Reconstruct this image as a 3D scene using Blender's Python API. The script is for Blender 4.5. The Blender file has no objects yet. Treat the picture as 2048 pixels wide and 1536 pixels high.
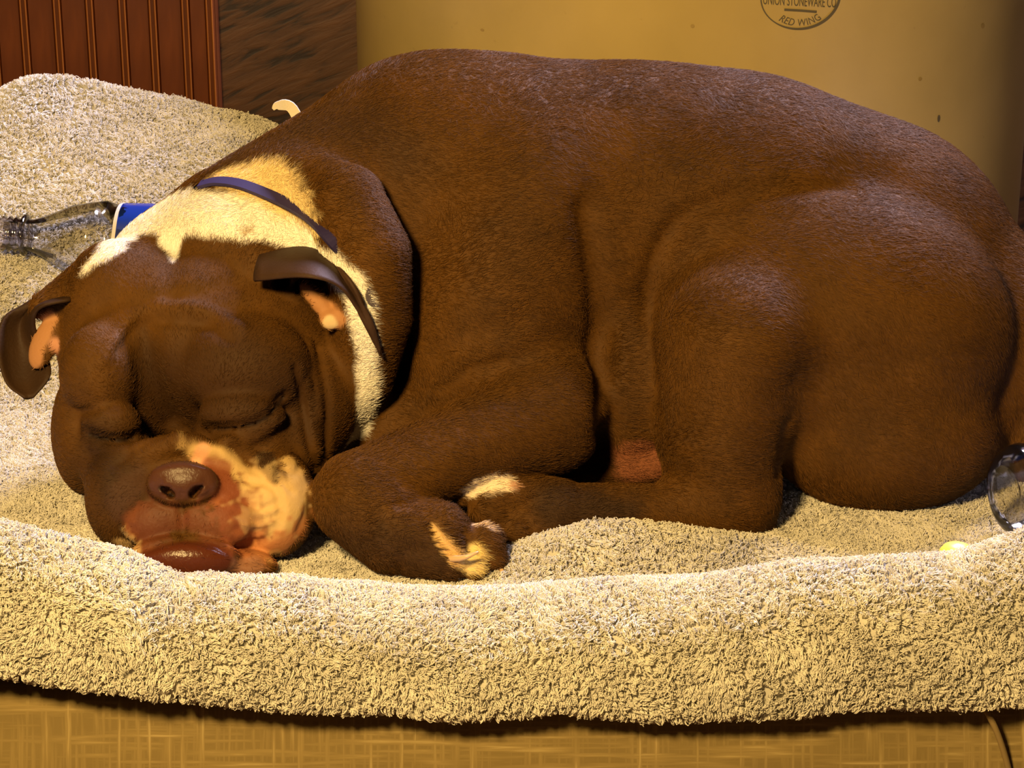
import bpy, bmesh, math, random
import numpy as np
from mathutils import Vector, Matrix

# ---------------------------------------------------------------- camera, world, lights
F_PX, W_PX, H_PX = 4600.0, 2048.0, 1536.0
PITCH = math.radians(20.0)
scene = bpy.context.scene
HAIR = 320000      # strands of the dog's coat
PILE = 150000      # tufts of the fleece
DOG_RES = 1.0
COL = scene.collection

_a0 = PITCH + math.atan((1100 - 768) / F_PX)
CAM = np.array([0.0, -1.7 * math.cos(_a0), 1.7 * math.sin(_a0)])
E_R = np.array([1.0, 0.0, 0.0])
E_F = np.array([0.0, math.cos(PITCH), -math.sin(PITCH)])
E_U = np.array([0.0, math.sin(PITCH), math.cos(PITCH)])

cam_data = bpy.data.cameras.new('camera')
cam_data.sensor_width = 36.0
cam_data.lens = 36.0 * F_PX / W_PX
cam_data.clip_start = 0.05
cam = bpy.data.objects.new('camera', cam_data)
cam.location = CAM
cam.rotation_euler = (math.pi / 2 - PITCH, 0, 0)
COL.objects.link(cam)
scene.camera = cam

world = bpy.data.worlds.new('world')
scene.world = world
world.use_nodes = True
bg = world.node_tree.nodes['Background']
bg.inputs[0].default_value = (1.0, 0.72, 0.45, 1)
bg.inputs[1].default_value = 0.018

def area_light(name, loc, target, size, energy, color):
    d = bpy.data.lights.new(name, 'AREA')
    d.shape = 'DISK'
    d.size = size
    d.energy = energy
    d.color = color
    o = bpy.data.objects.new(name, d)
    o.location = loc
    o.rotation_euler = (Vector(target) - Vector(loc)).to_track_quat('-Z', 'Y').to_euler()
    COL.objects.link(o)
    return o

area_light('warm_lamp', (-0.45, -1.20, 1.04), (0.05, 0.1, 0.1), 0.24, 43, (1.0, 0.66, 0.23))
area_light('cool_window_light', (0.62, 1.06, 1.36), (0.0, 0.0, 0.1), 0.7, 112, (0.80, 0.74, 1.0))

vs = scene.view_settings
vs.view_transform = 'Standard'
vs.look = 'None'
vs.exposure = 0.0
vs.gamma = 1.0
vs.use_curve_mapping = False

# ---------------------------------------------------------------- helpers
def ray(px, py):
    return E_F + E_R * ((px - W_PX / 2) / F_PX) + E_U * ((H_PX / 2 - py) / F_PX)

def P(px, py, Y):
    """world point seen at a pixel of the photograph, at world depth Y"""
    d = ray(px, py)
    return CAM + d * ((Y - CAM[1]) / d[1])

def Z(px, py, z):
    d = ray(px, py)
    return CAM + d * ((z - CAM[2]) / d[2])

def scl(p):
    """metres per photo pixel at a world point"""
    return float(np.dot(np.asarray(p) - CAM, E_F)) / F_PX

rng = np.random.default_rng(7)
random.seed(7)

def hash_noise(p, freq, seed=0):
    """smooth value noise in -1..1 on an (N,3) array"""
    q = np.asarray(p, dtype=np.float64) * freq + seed * 17.31
    i = np.floor(q).astype(np.int64)
    f = q - i
    f = f * f * (3 - 2 * f)
    out = np.zeros(len(q))
    for dx in (0, 1):
        for dy in (0, 1):
            for dz in (0, 1):
                n = ((i[:, 0] + dx) * 374761393 + (i[:, 1] + dy) * 668265263 + (i[:, 2] + dz) * 2147483647 + seed * 1013) & 0xffffffff
                n = ((n ^ (n >> 13)) * 1274126177) & 0xffffffff
                n = (n ^ (n >> 16)) & 0xffff
                w = (f[:, 0] if dx else 1 - f[:, 0]) * (f[:, 1] if dy else 1 - f[:, 1]) * (f[:, 2] if dz else 1 - f[:, 2])
                out += w * (n / 32767.5 - 1)
    return out

def smooth01(x):
    x = np.clip(x, 0, 1)
    return x * x * (3 - 2 * x)

def mat(name, color=(0.5, 0.5, 0.5), rough=0.6, spec=0.5, **kw):
    m = bpy.data.materials.new(name)
    m.use_nodes = True
    b = m.node_tree.nodes['Principled BSDF']
    b.inputs['Base Color'].default_value = (*color, 1)
    b.inputs['Roughness'].default_value = rough
    b.inputs['Specular IOR Level'].default_value = spec
    for k, v in kw.items():
        b.inputs[k].default_value = v
    return m

def nd(m, t, **kw):
    n = m.node_tree.nodes.new(t)
    for k, v in kw.items():
        if k in n.inputs and not hasattr(n, k):
            n.inputs[k].default_value = v
        else:
            setattr(n, k, v)
    return n

def lk(m, a, b):
    m.node_tree.links.new(a, b)

def bsdf(m):
    return m.node_tree.nodes['Principled BSDF']

def ramp(m, stops):
    r = nd(m, 'ShaderNodeValToRGB')
    e = r.color_ramp.elements
    while len(e) < len(stops):
        e.new(0.5)
    for k, (p, c) in enumerate(stops):
        e[k].position = p
        e[k].color = (*c, 1)
    return r

def mesh_obj(name, verts, faces, material, parent=None, smooth=True):
    me = bpy.data.meshes.new(name)
    if isinstance(verts, np.ndarray):
        verts = verts.tolist()
    if isinstance(faces, np.ndarray):
        faces = faces.tolist()
    me.from_pydata(verts, [], faces)
    me.update()
    if smooth:
        me.polygons.foreach_set('use_smooth', [True] * len(me.polygons))
    o = bpy.data.objects.new(name, me)
    COL.objects.link(o)
    if material:
        me.materials.append(material)
    if parent:
        o.parent = parent
    return o

def bm_obj(name, bm, material, parent=None, smooth=False):
    me = bpy.data.meshes.new(name)
    bm.to_mesh(me)
    bm.free()
    if smooth:
        me.polygons.foreach_set('use_smooth', [True] * len(me.polygons))
    me.materials.append(material)
    o = bpy.data.objects.new(name, me)
    COL.objects.link(o)
    if parent:
        o.parent = parent
    return o

def tag(o, label=None, cat=None, group=None, kind=None):
    if label: o['label'] = label
    if cat: o['category'] = cat
    if group: o['group'] = group
    if kind: o['kind'] = kind
    return o

def empty(name, loc=(0, 0, 0)):
    o = bpy.data.objects.new(name, None)
    o.location = loc
    COL.objects.link(o)
    return o

def box_bm(x0, x1, y0, y1, z0, z1, bevel=0.0, seg=2):
    bm = bmesh.new()
    bmesh.ops.create_cube(bm, size=1.0)
    for v in bm.verts:
        v.co = Vector(((x0 + x1) / 2 + v.co.x * (x1 - x0), (y0 + y1) / 2 + v.co.y * (y1 - y0), (z0 + z1) / 2 + v.co.z * (z1 - z0)))
    if bevel > 0:
        bmesh.ops.bevel(bm, geom=list(bm.edges), offset=bevel, segments=seg, profile=0.6, affect='EDGES')
    return bm

def lathe(profile, n=64, closed_ends=False):
    """profile: list of (radius, height); around +Z"""
    v, f = [], []
    for r, h in profile:
        for k in range(n):
            a = 2 * math.pi * k / n
            v.append((r * math.cos(a), r * math.sin(a), h))
    for j in range(len(profile) - 1):
        for k in range(n):
            k2 = (k + 1) % n
            f.append((j * n + k, j * n + k2, (j + 1) * n + k2, (j + 1) * n + k))
    if closed_ends:
        f.append(tuple(range(n))[::-1])
        f.append(tuple(range((len(profile) - 1) * n, len(profile) * n)))
    return v, f

# ---------------------------------------------------------------- materials
def wood_material(name, dark, light, scale, axis_scale, rough=0.45, bump=0.15, distort=6.0):
    m = mat(name, dark, rough)
    tc = nd(m, 'ShaderNodeTexCoord')
    mp = nd(m, 'ShaderNodeMapping')
    mp.inputs['Scale'].default_value = axis_scale
    lk(m, tc.outputs['Object'], mp.inputs['Vector'])
    n1 = nd(m, 'ShaderNodeTexNoise')
    n1.inputs['Scale'].default_value = scale
    n1.inputs['Detail'].default_value = 6
    n1.inputs['Distortion'].default_value = distort * 0.1
    lk(m, mp.outputs[0], n1.inputs['Vector'])
    r = ramp(m, [(0.3, dark), (0.7, light)])
    lk(m, n1.outputs['Fac'], r.inputs[0])
    lk(m, r.outputs[0], bsdf(m).inputs['Base Color'])
    bp = nd(m, 'ShaderNodeBump')
    bp.inputs['Strength'].default_value = bump
    bp.inputs['Distance'].default_value = 0.002
    lk(m, n1.outputs['Fac'], bp.inputs['Height'])
    lk(m, bp.outputs[0], bsdf(m).inputs['Normal'])
    return m

M = {}
M['bead_wood'] = wood_material('bead_wood', (0.085, 0.018, 0.003), (0.16, 0.038, 0.006), 9, (6, 6, 0.7), 0.35, 0.1)

def dark_board_material():
    m = mat('dark_board_wood', (0.08, 0.03, 0.012), 0.5)
    tc = nd(m, 'ShaderNodeTexCoord')
    m0 = nd(m, 'ShaderNodeMapping')
    m0.inputs['Rotation'].default_value = (0, math.radians(24), 0)
    mp = nd(m, 'ShaderNodeMapping')
    mp.inputs['Scale'].default_value = (2.6, 8, 15)
    lk(m, tc.outputs['Object'], m0.inputs['Vector'])
    lk(m, m0.outputs[0], mp.inputs['Vector'])
    n1 = nd(m, 'ShaderNodeTexNoise')
    n1.inputs['Scale'].default_value = 7
    n1.inputs['Detail'].default_value = 5
    n1.inputs['Distortion'].default_value = 0.5
    lk(m, mp.outputs[0], n1.inputs['Vector'])
    r = ramp(m, [(0.36, (0.018, 0.007, 0.002)), (0.47, (0.062, 0.022, 0.004)), (0.75, (0.10, 0.038, 0.008))])
    lk(m, n1.outputs['Fac'], r.inputs[0])
    lk(m, r.outputs[0], bsdf(m).inputs['Base Color'])
    bp = nd(m, 'ShaderNodeBump')
    bp.inputs['Strength'].default_value = 0.3
    bp.inputs['Distance'].default_value = 0.002
    lk(m, n1.outputs['Fac'], bp.inputs['Height'])
    lk(m, bp.outputs[0], bsdf(m).inputs['Normal'])
    return m
M['dark_board'] = dark_board_material()

def crock_material():
    m = mat('stoneware_glaze', (0.5, 0.4, 0.2), 0.42)
    tc = nd(m, 'ShaderNodeTexCoord')
    n1 = nd(m, 'ShaderNodeTexNoise')
    n1.inputs['Scale'].default_value = 9
    n1.inputs['Detail'].default_value = 4
    lk(m, tc.outputs['Object'], n1.inputs['Vector'])
    r1 = ramp(m, [(0.3, (0.40, 0.30, 0.11)), (0.7, (0.48, 0.36, 0.14))])
    lk(m, n1.outputs['Fac'], r1.inputs[0])
    n2 = nd(m, 'ShaderNodeTexNoise')
    n2.inputs['Scale'].default_value = 55
    n2.inputs['Detail'].default_value = 3
    lk(m, tc.outputs['Object'], n2.inputs['Vector'])
    r2 = ramp(m, [(0.70, (0, 0, 0)), (0.80, (1, 1, 1))])
    lk(m, n2.outputs['Fac'], r2.inputs[0])
    mx = nd(m, 'ShaderNodeMix', data_type='RGBA')
    lk(m, r2.outputs[0], mx.inputs['Factor'])
    lk(m, r1.outputs[0], mx.inputs['A'])
    mx.inputs['B'].default_value = (0.32, 0.24, 0.09, 1)
    lk(m, mx.outputs['Result'], bsdf(m).inputs['Base Color'])
    return m
M['crock'] = crock_material()
M['glaze_spot'] = mat('glaze_spot', (0.30, 0.21, 0.07), 0.45)
M['ink'] = mat('stamp_ink', (0.10, 0.085, 0.06), 0.5)

def linen_material():
    m = mat('linen', (0.3, 0.22, 0.11), 0.85, 0.15)
    tc = nd(m, 'ShaderNodeTexCoord')
    facs = []
    for sc_, seed in (((16, 2, 300), 0.0), ((300, 2, 16), 4.0)):
        mp = nd(m, 'ShaderNodeMapping')
        mp.inputs['Scale'].default_value = sc_
        mp.inputs['Location'].default_value = (seed, seed, seed)
        lk(m, tc.outputs['Object'], mp.inputs['Vector'])
        n1 = nd(m, 'ShaderNodeTexNoise')
        n1.inputs['Scale'].default_value = 1.0
        n1.inputs['Detail'].default_value = 3
        lk(m, mp.outputs[0], n1.inputs['Vector'])
        facs.append(n1)
    mx = nd(m, 'ShaderNodeMath', operation='MAXIMUM')
    lk(m, facs[0].outputs['Fac'], mx.inputs[0])
    lk(m, facs[1].outputs['Fac'], mx.inputs[1])
    r = ramp(m, [(0.48, (0.19, 0.135, 0.05)), (0.64, (0.25, 0.18, 0.07)), (0.76, (0.38, 0.29, 0.13))])
    lk(m, mx.outputs[0], r.inputs[0])
    lk(m, r.outputs[0], bsdf(m).inputs['Base Color'])
    bp = nd(m, 'ShaderNodeBump')
    bp.inputs['Strength'].default_value = 0.4
    bp.inputs['Distance'].default_value = 0.0008
    lk(m, mx.outputs[0], bp.inputs['Height'])
    lk(m, bp.outputs[0], bsdf(m).inputs['Normal'])
    return m
M['linen'] = linen_material()
M['seam'] = mat('linen_welt', (0.24, 0.17, 0.075), 0.85, 0.15)

def attr_color_material(name, rough, spec, sheen=0.0, noise=0.0, nscale=900):
    m = mat(name, (0.5, 0.4, 0.3), rough, spec)
    at = nd(m, 'ShaderNodeAttribute', attribute_name='tint')
    lk(m, at.outputs['Color'], bsdf(m).inputs['Base Color'])
    bsdf(m).inputs['Sheen Weight'].default_value = sheen
    bsdf(m).inputs['Sheen Roughness'].default_value = 0.5
    return m

M['fleece'] = attr_color_material('fleece_ground', 0.95, 0.05)
M['pile'] = attr_color_material('fleece_pile', 0.85, 0.1)

def skin_material():
    m = attr_color_material('dog_coat', 0.6, 0.2)
    at = m.node_tree.nodes['Attribute'] if 'Attribute' in m.node_tree.nodes else None
    wet = nd(m, 'ShaderNodeAttribute', attribute_name='wet')
    mr = nd(m, 'ShaderNodeMapRange')
    mr.inputs['To Min'].default_value = 0.72
    mr.inputs['To Max'].default_value = 0.22
    lk(m, wet.outputs['Fac'], mr.inputs['Value'])
    lk(m, mr.outputs[0], bsdf(m).inputs['Roughness'])
    tc = nd(m, 'ShaderNodeTexCoord')
    n1 = nd(m, 'ShaderNodeTexNoise')
    n1.inputs['Scale'].default_value = 420
    n1.inputs['Detail'].default_value = 3
    lk(m, tc.outputs['Object'], n1.inputs['Vector'])
    bp = nd(m, 'ShaderNodeBump')
    bp.inputs['Strength'].default_value = 0.35
    bp.inputs['Distance'].default_value = 0.001
    lk(m, n1.outputs['Fac'], bp.inputs['Height'])
    lk(m, bp.outputs[0], bsdf(m).inputs['Normal'])
    return m
M['skin'] = skin_material()
M['coat'] = attr_color_material('dog_hair', 0.6, 0.2)
M['claw'] = mat('claw', (0.62, 0.40, 0.20), 0.35)
M['collar'] = mat('collar_nylon', (0.030, 0.022, 0.085), 0.5)
M['tag'] = mat('collar_tag', (0.16, 0.13, 0.15), 0.35, Metallic=0.4)

def clear_plastic(name, tint, gloss=0.1, fres=1.35):
    m = bpy.data.materials.new(name)
    m.use_nodes = True
    nt = m.node_tree
    nt.nodes.clear()
    out = nt.nodes.new('ShaderNodeOutputMaterial')
    tr = nt.nodes.new('ShaderNodeBsdfTransparent')
    tr.inputs[0].default_value = (*tint, 1)
    gl = nt.nodes.new('ShaderNodeBsdfGlossy')
    gl.inputs['Roughness'].default_value = 0.08
    fr = nt.nodes.new('ShaderNodeFresnel')
    fr.inputs['IOR'].default_value = fres
    ad = nt.nodes.new('ShaderNodeMath')
    ad.operation = 'ADD'
    ad.inputs[1].default_value = gloss * 0.4
    mx = nt.nodes.new('ShaderNodeMixShader')
    nt.links.new(fr.outputs[0], ad.inputs[0])
    nt.links.new(ad.outputs[0], mx.inputs[0])
    nt.links.new(tr.outputs[0], mx.inputs[1])
    nt.links.new(gl.outputs[0], mx.inputs[2])
    nt.links.new(mx.outputs[0], out.inputs[0])
    return m
M['plastic'] = clear_plastic('clear_plastic', (0.86, 0.85, 0.83), 0.2)
M['plastic_ring'] = clear_plastic('clear_thick_plastic', (0.62, 0.58, 0.60), 0.25, 1.5)
M['label_blue'] = mat('label_blue', (0.006, 0.03, 0.30), 0.35)
M['label_white'] = mat('label_white', (0.75, 0.72, 0.72), 0.35)
M['yellow'] = mat('yellow_plastic', (0.95, 0.72, 0.10), 0.4)
M['scrap'] = mat('white_scrap', (0.75, 0.66, 0.5), 0.7)
M['floor'] = wood_material('floor_boards', (0.10, 0.05, 0.02), (0.18, 0.09, 0.035), 5, (1, 8, 1))

# ---------------------------------------------------------------- the setting
FLOOR_Z = -0.40
fl = bm_obj('floor', box_bm(-2.2, 2.2, -2.4, 1.4, FLOOR_Z - 0.05, FLOOR_Z), M['floor'])
tag(fl, kind='structure')

# dark board wall behind, and the beadboard panel standing in front of its left part
WALL_Y = 1.19
wb = bm_obj('wall_back', box_bm(-2.2, 2.2, WALL_Y, WALL_Y + 0.05, FLOOR_Z, 1.9), M['dark_board'])
tag(wb, kind='structure')

BEAD_Y = 1.16
edges_px = [-455, -390, -325, -260, -195, -130, -65, 0, 61, 128, 193, 258, 318, 383, 431]
wl = empty('wall_left', (0, BEAD_Y, FLOOR_Z))
tag(wl, kind='structure')
M['bead_edge'] = mat('bead_highlight', (0.26, 0.085, 0.014), 0.32)  # lighter colour paints the highlight lines onto the beads
def plank_profile(w):
    """board with two thin half-round beads along its right edge; local x 0..w, the camera side is -y"""
    t = 0.012
    pr = [(0.0, 0.0), (0.0, -t + 0.0015), (0.0008, -t), (w - 0.0105, -t), (w - 0.0100, -t + 0.002)]
    flag = [0, 0, 0, 0, 0]
    for c in (w - 0.0082, w - 0.0022):
        for k in range(7):
            a = math.pi - math.pi * k / 6
            pr.append((c + 0.0012 * math.cos(a), -t + 0.0012 - 0.0018 * math.sin(a)))
            flag.append(1 if k < 6 else 0)
    pr += [(w - 0.0002, -t + 0.002), (w - 0.0002, 0.0)]
    flag += [0, 0]
    return pr, flag
for a, b in zip(edges_px[:-1], edges_px[1:]):
    xa = P(a, 100, BEAD_Y - 0.012)[0]
    xb = P(b, 100, BEAD_Y - 0.012)[0]
    pr, flag = plank_profile(xb - xa - 0.0004)
    n = len(pr)
    v = [(x, y, z) for z in (0.0, 1.3) for x, y in pr]
    f = [(k, (k + 1) % n, n + (k + 1) % n, n + k) for k in range(n)] + [tuple(range(n))[::-1], tuple(range(n, 2 * n))]
    o = mesh_obj('plank', v, f, M['bead_wood'], wl, smooth=False)
    o.data.materials.append(M['bead_edge'])
    for k in range(n):
        o.data.polygons[k].material_index = flag[k]
    o.location = (xa, 0, 0)
back_x0 = P(edges_px[0], 100, BEAD_Y)[0]
back_x1 = P(431, 100, BEAD_Y - 0.012)[0]
bk = bm_obj('backing_board', box_bm(back_x0, back_x1, 0.0, WALL_Y - BEAD_Y, 0.0, 1.3), M['bead_wood'], wl)

# ---------------------------------------------------------------- seat cushion and sofa base
SEAT_X0, SEAT_X1 = -0.85, 0.85
bm = box_bm(SEAT_X0, SEAT_X1, -0.165, 0.40, FLOOR_Z + 0.12, FLOOR_Z + 0.24, 0.02)
sofa = empty('sofa', (0, 0.2, FLOOR_Z))
tag(sofa, 'low linen sofa under the fleece blanket', 'sofa')
def child(o, parent):
    o.parent = parent
    o.matrix_parent_inverse = Matrix.Translation(-Vector(parent.location))
    return o
child(bm_obj('base', bm, M['linen'], None, True), sofa)
for lx in (-0.78, 0.78):
    for ly in (-0.10, 0.37):
        v, f = lathe([(0.018, FLOOR_Z), (0.026, FLOOR_Z + 0.125)], 16, True)
        o = mesh_obj('leg', [(x + lx, y + ly, z) for x, y, z in v], f, M['dark_board'])
        child(o, sofa)

# seat cushion: crowned box with a rounded front
def cushion():
    prof = []  # (y, z) front profile, closed
    for k in range(9):
        a = math.radians(-90 + 180 * k / 8 * 0.0)
    y0, y1, z0, z1, r = -0.186, 0.40, FLOOR_Z + 0.24, -0.012, 0.035
    def arc(cy, cz, a0, a1, n=6):
        return [(cy + r * math.cos(math.radians(a0 + (a1 - a0) * k / n)), cz + r * math.sin(math.radians(a0 + (a1 - a0) * k / n))) for k in range(n + 1)]
    prof += arc(y0 + r, z1 - r, 180, 90)
    prof += arc(y1 - r, z1 - r, 90, 0)
    prof += arc(y1 - r, z0 + r, 0, -90)
    prof += arc(y0 + r, z0 + r, -90, -180)
    for k in range(1, 6):   # bulging front face
        t = k / 6
        prof.append((y0 - 0.012 * math.sin(math.pi * t), z0 + r + (z1 - z0 - 2 * r) * t))
    xs = np.linspace(SEAT_X0, SEAT_X1, 60)
    n = len(prof)
    v, f = [], []
    for x in xs:
        for y, z in prof:
            e = min(1.0, (SEAT_X1 - abs(x)) / 0.05)
            s = 1 - 0.12 * (1 - e) ** 2
            v.append((x, 0.2 + (y - 0.2) * s, -0.09 + (z + 0.09) * s))
    for i in range(len(xs) - 1):
        for k in range(n):
            k2 = (k + 1) % n
            f.append((i * n + k, (i + 1) * n + k, (i + 1) * n + k2, i * n + k2))
    f.append(tuple(range(n)))
    f.append(tuple(range((len(xs) - 1) * n, len(xs) * n))[::-1])
    return mesh_obj('seat_cushion', v, f, M['linen'])
cu = child(cushion(), sofa)

def tube(path, r, n=8, cap=True):
    path = [np.asarray(p, float) for p in path]
    v, f = [], []
    for i, p in enumerate(path):
        t = path[min(i + 1, len(path) - 1)] - path[max(i - 1, 0)]
        t = t / (np.linalg.norm(t) + 1e-12)
        a = np.cross(t, [0.31, 0.77, 0.55]); a /= np.linalg.norm(a)
        b = np.cross(t, a)
        rr = r[i] if hasattr(r, '__len__') else r
        for k in range(n):
            g = 2 * math.pi * k / n
            v.append(p + rr * (a * math.cos(g) + b * math.sin(g)))
    for i in range(len(path) - 1):
        for k in range(n):
            k2 = (k + 1) % n
            f.append((i * n + k, i * n + k2, (i + 1) * n + k2, (i + 1) * n + k))
    if cap:
        f.append(tuple(range(n))[::-1])
        f.append(tuple(range((len(path) - 1) * n, len(path) * n)))
    return np.array(v), f

def spline(pts, n):
    """Catmull-Rom through an (k,d) list, n samples"""
    p = np.asarray(pts, float)
    p = np.vstack([2 * p[0] - p[1], p, 2 * p[-1] - p[-2]])
    k = len(p) - 3
    out = []
    for s in np.linspace(0, k - 1e-9, n):
        i = int(s); t = s - i
        a, b, c, d = p[i:i + 4]
        out.append(0.5 * (2 * b + (c - a) * t + (2 * a - 5 * b + 4 * c - d) * t * t + (3 * b - a - 3 * c + d) * t ** 3))
    return np.array(out)

child(bm_obj('back_cushion', box_bm(-0.85, -0.20, 0.44, 0.66, FLOOR_Z + 0.12, 0.06, 0.05, 4), M['linen'], None, True), sofa)

# welt seam on the cushion's front, right of the picture
sv, sf = tube(spline([P(1945, 1380, -0.193), P(1975, 1425, -0.1965), P(2000, 1480, -0.1985), P(2022, 1560, -0.1985), P(2030, 1640, -0.1975)], 24), 0.0022)
sm = mesh_obj('welt', sv, sf, M['seam'], cu)

# ---------------------------------------------------------------- stoneware crock
CR_Y = 0.69
crl = P(715, 80, CR_Y + 0.0)
CR_R = 0.345
CR_X = crl[0] + CR_R * 1.005
crock = empty('stoneware_crock', (CR_X, CR_Y, FLOOR_Z))
crock.location.y = CR_Y + 0.12
CR_YC = CR_Y + 0.12
CR_X = P(715, 80, CR_YC)[0] + CR_R
crock.location.x = CR_X
tag(crock, 'large tan stoneware crock with an oval maker stamp, behind the dog', 'crock')
CR_H = 0.86
prof = [(0.02, 0.0), (CR_R - 0.02, 0.0), (CR_R - 0.005, 0.008), (CR_R, 0.03), (CR_R, CR_H - 0.08), (CR_R + 0.004, CR_H - 0.07), (CR_R + 0.014, CR_H - 0.06),
        (CR_R + 0.016, CR_H - 0.03), (CR_R + 0.010, CR_H - 0.006), (CR_R, CR_H), (CR_R - 0.018, CR_H - 0.004), (CR_R - 0.024, CR_H - 0.05), (CR_R - 0.024, 0.03), (0.02, 0.02)]
v, f = lathe(prof, 128)
mesh_obj('body', v, f, M['crock'], crock)
for s in (-1, 1):     # lug handles
    a = math.pi / 2 * 0 + (0 if s > 0 else math.pi)
    pts = [((CR_R - 0.004 + 0.022 * math.sin(math.pi * t)) * s, (t - 0.5) * 0.10, CR_H - 0.14) for t in np.linspace(0, 1, 9)]
    tv, tf = tube(pts, 0.012, 10)
    mesh_obj('handle', tv, tf, M['crock'], crock)

# stamp: oval ring, rule and lettering wrapped on the crock's face
OC = P(1602, -8, CR_YC - 0.27)
for _ in range(4):     # find the point of the crock surface behind the pixel
    yy = CR_YC - math.sqrt(max(1e-6, CR_R ** 2 - (OC[0] - CR_X) ** 2))
    OC = P(1602, -8, yy)
ang0 = math.atan2(OC[0] - CR_X, -(OC[1] - CR_YC))
pxs = scl(OC)
def on_crock(u, w, lift=0.0006):
    """u,w metres across and up from the stamp's centre -> crock-local position"""
    a = ang0 + u / CR_R
    r = CR_R + lift
    return (r * math.sin(a), -r * math.cos(a), OC[2] - FLOOR_Z + w)
def stamp_strip(name, pts, halfw, closed=False):
    v, f = [], []
    n = len(pts)
    for i, (u, w) in enumerate(pts):
        a = pts[(i - 1) % n] if closed or i else pts[i]
        b = pts[(i + 1) % n] if closed or i < n - 1 else pts[i]
        t = np.array(b) - np.array(a); t /= np.linalg.norm(t) + 1e-9
        hw = halfw[i] if hasattr(halfw, '__len__') else halfw
        v += [on_crock(u - t[1] * hw, w + t[0] * hw), on_crock(u + t[1] * hw, w - t[0] * hw)]
    for i in range(n if closed else n - 1):
        j = (i + 1) % n
        f.append((2 * i, 2 * i + 1, 2 * j + 1, 2 * j))
    return mesh_obj(name, v, f, M['ink'], crock)
foresh = 1.0 / math.cos(ang0)
RX, RZ = 81 * pxs * foresh, 66 * pxs
ov = [(RX * math.cos(t), RZ * math.sin(t)) for t in np.linspace(0, 2 * math.pi, 97)[:-1]]
wd = [pxs * (1.3 + 1.6 * max(0, math.cos(t + 0.7))) for t in np.linspace(0, 2 * math.pi, 97)[:-1]]
stamp_strip('stamp_ring', ov, wd, True)
stamp_strip('stamp_rule', [(-34 * pxs, -26 * pxs), (0, -29 * pxs), (34 * pxs, -33 * pxs)], 2.4 * pxs)
def stamp_text(body, size, place):
    cu_ = bpy.data.curves.new('stamp_lettering', 'FONT')
    cu_.body = body
    cu_.size = size
    cu_.align_x = 'CENTER'
    cu_.space_character = 1.02
    to = bpy.data.objects.new('tmp', cu_)
    COL.objects.link(to)
    dg = bpy.context.evaluated_depsgraph_get()
    me = bpy.data.meshes.new_from_object(to.evaluated_get(dg))
    bpy.data.objects.remove(to)
    for vv in me.vertices:
        vv.co = on_crock(*place(vv.co.x, vv.co.y))
    me.materials.append(M['ink'])
    o = bpy.data.objects.new('stamp_lettering', me)
    COL.objects.link(o)
    o.parent = crock
stamp_text('UNION STONEWARE CO.', 18 * pxs, lambda x, y: (x * 0.74, y * 1.6 - 20 * pxs - 0.06 * x))
def arc_place(rx, rz, flip):
    def g(x, y):
        a = x / rx
        k = 1 - y / rz if flip else 1 + y / rz
        return (rx * math.sin(a) * k, -rz * math.cos(a) * k if flip else rz * math.cos(a) * k)
    return g
stamp_text('RED WING', 20 * pxs, arc_place(74 * pxs, 60 * pxs, True))
stamp_text('RED WING', 17 * pxs, arc_place(55 * pxs, 42 * pxs, False))


# a dark iron spot in the glaze
def crock_at(px, py):
    q = P(px, py, CR_YC - 0.3)
    for _ in range(8):
        q = P(px, py, CR_YC - math.sqrt(max(1e-6, CR_R ** 2 - (q[0] - CR_X) ** 2)))
    return q
for (px, py, rw, rh) in ((1877, 237, 4, 8), (1840, 158, 5, 4), (1965, 52, 6, 5), (1385, 52, 4, 4), (965, 60, 5, 3)):
    q = crock_at(px, py)
    a = math.atan2(q[0] - CR_X, -(q[1] - CR_YC))
    v = [((CR_R + 0.0004) * math.sin(a + rw * pxs * math.cos(t) / CR_R), -(CR_R + 0.0004) * math.cos(a + rw * pxs * math.cos(t) / CR_R), q[2] - FLOOR_Z + rh * pxs * math.sin(t)) for t in np.linspace(0, 2 * math.pi, 13)[:-1]]
    mesh_obj('glaze_spot', v, [tuple(range(12))], M['ink'] if px == 1877 else M['glaze_spot'], crock)
# ---------------------------------------------------------------- the dog: one continuous body grown from a distance field
def axis_steps(segs):
    out = [segs[0][0]]
    for a, b, h in segs:
        n = max(1, int(round((b - a) / h)))
        out += list(np.linspace(a, b, n + 1)[1:])
    return np.array(out, dtype=np.float32)
FINE = 0.0015 * DOG_RES
GX = axis_steps([(-0.43, -0.02, FINE), (-0.02, 0.50, FINE * 2)])
GY = axis_steps([(-0.12, 0.12, FINE), (0.12, 0.42, FINE * 1.8)])
GZ = axis_steps([(-0.02, 0.24, FINE), (0.24, 0.40, FINE * 1.7)])
FLD = np.full((len(GX), len(GY), len(GZ)), 0.2, dtype=np.float32)

def region(lo, hi):
    i0, i1 = np.searchsorted(GX, [lo[0], hi[0]])
    j0, j1 = np.searchsorted(GY, [lo[1], hi[1]])
    k0, k1 = np.searchsorted(GZ, [lo[2], hi[2]])
    return slice(i0, max(i1, i0)), slice(j0, max(j1, j0)), slice(k0, max(k1, k0))

def coords(reg):
    return np.meshgrid(GX[reg[0]], GY[reg[1]], GZ[reg[2]], indexing='ij', sparse=True)

def blend(reg, d, k):
    a = FLD[reg]
    h = np.maximum(k - np.abs(a - d), 0) / k
    FLD[reg] = np.minimum(a, d) - h * h * k * 0.25

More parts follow.
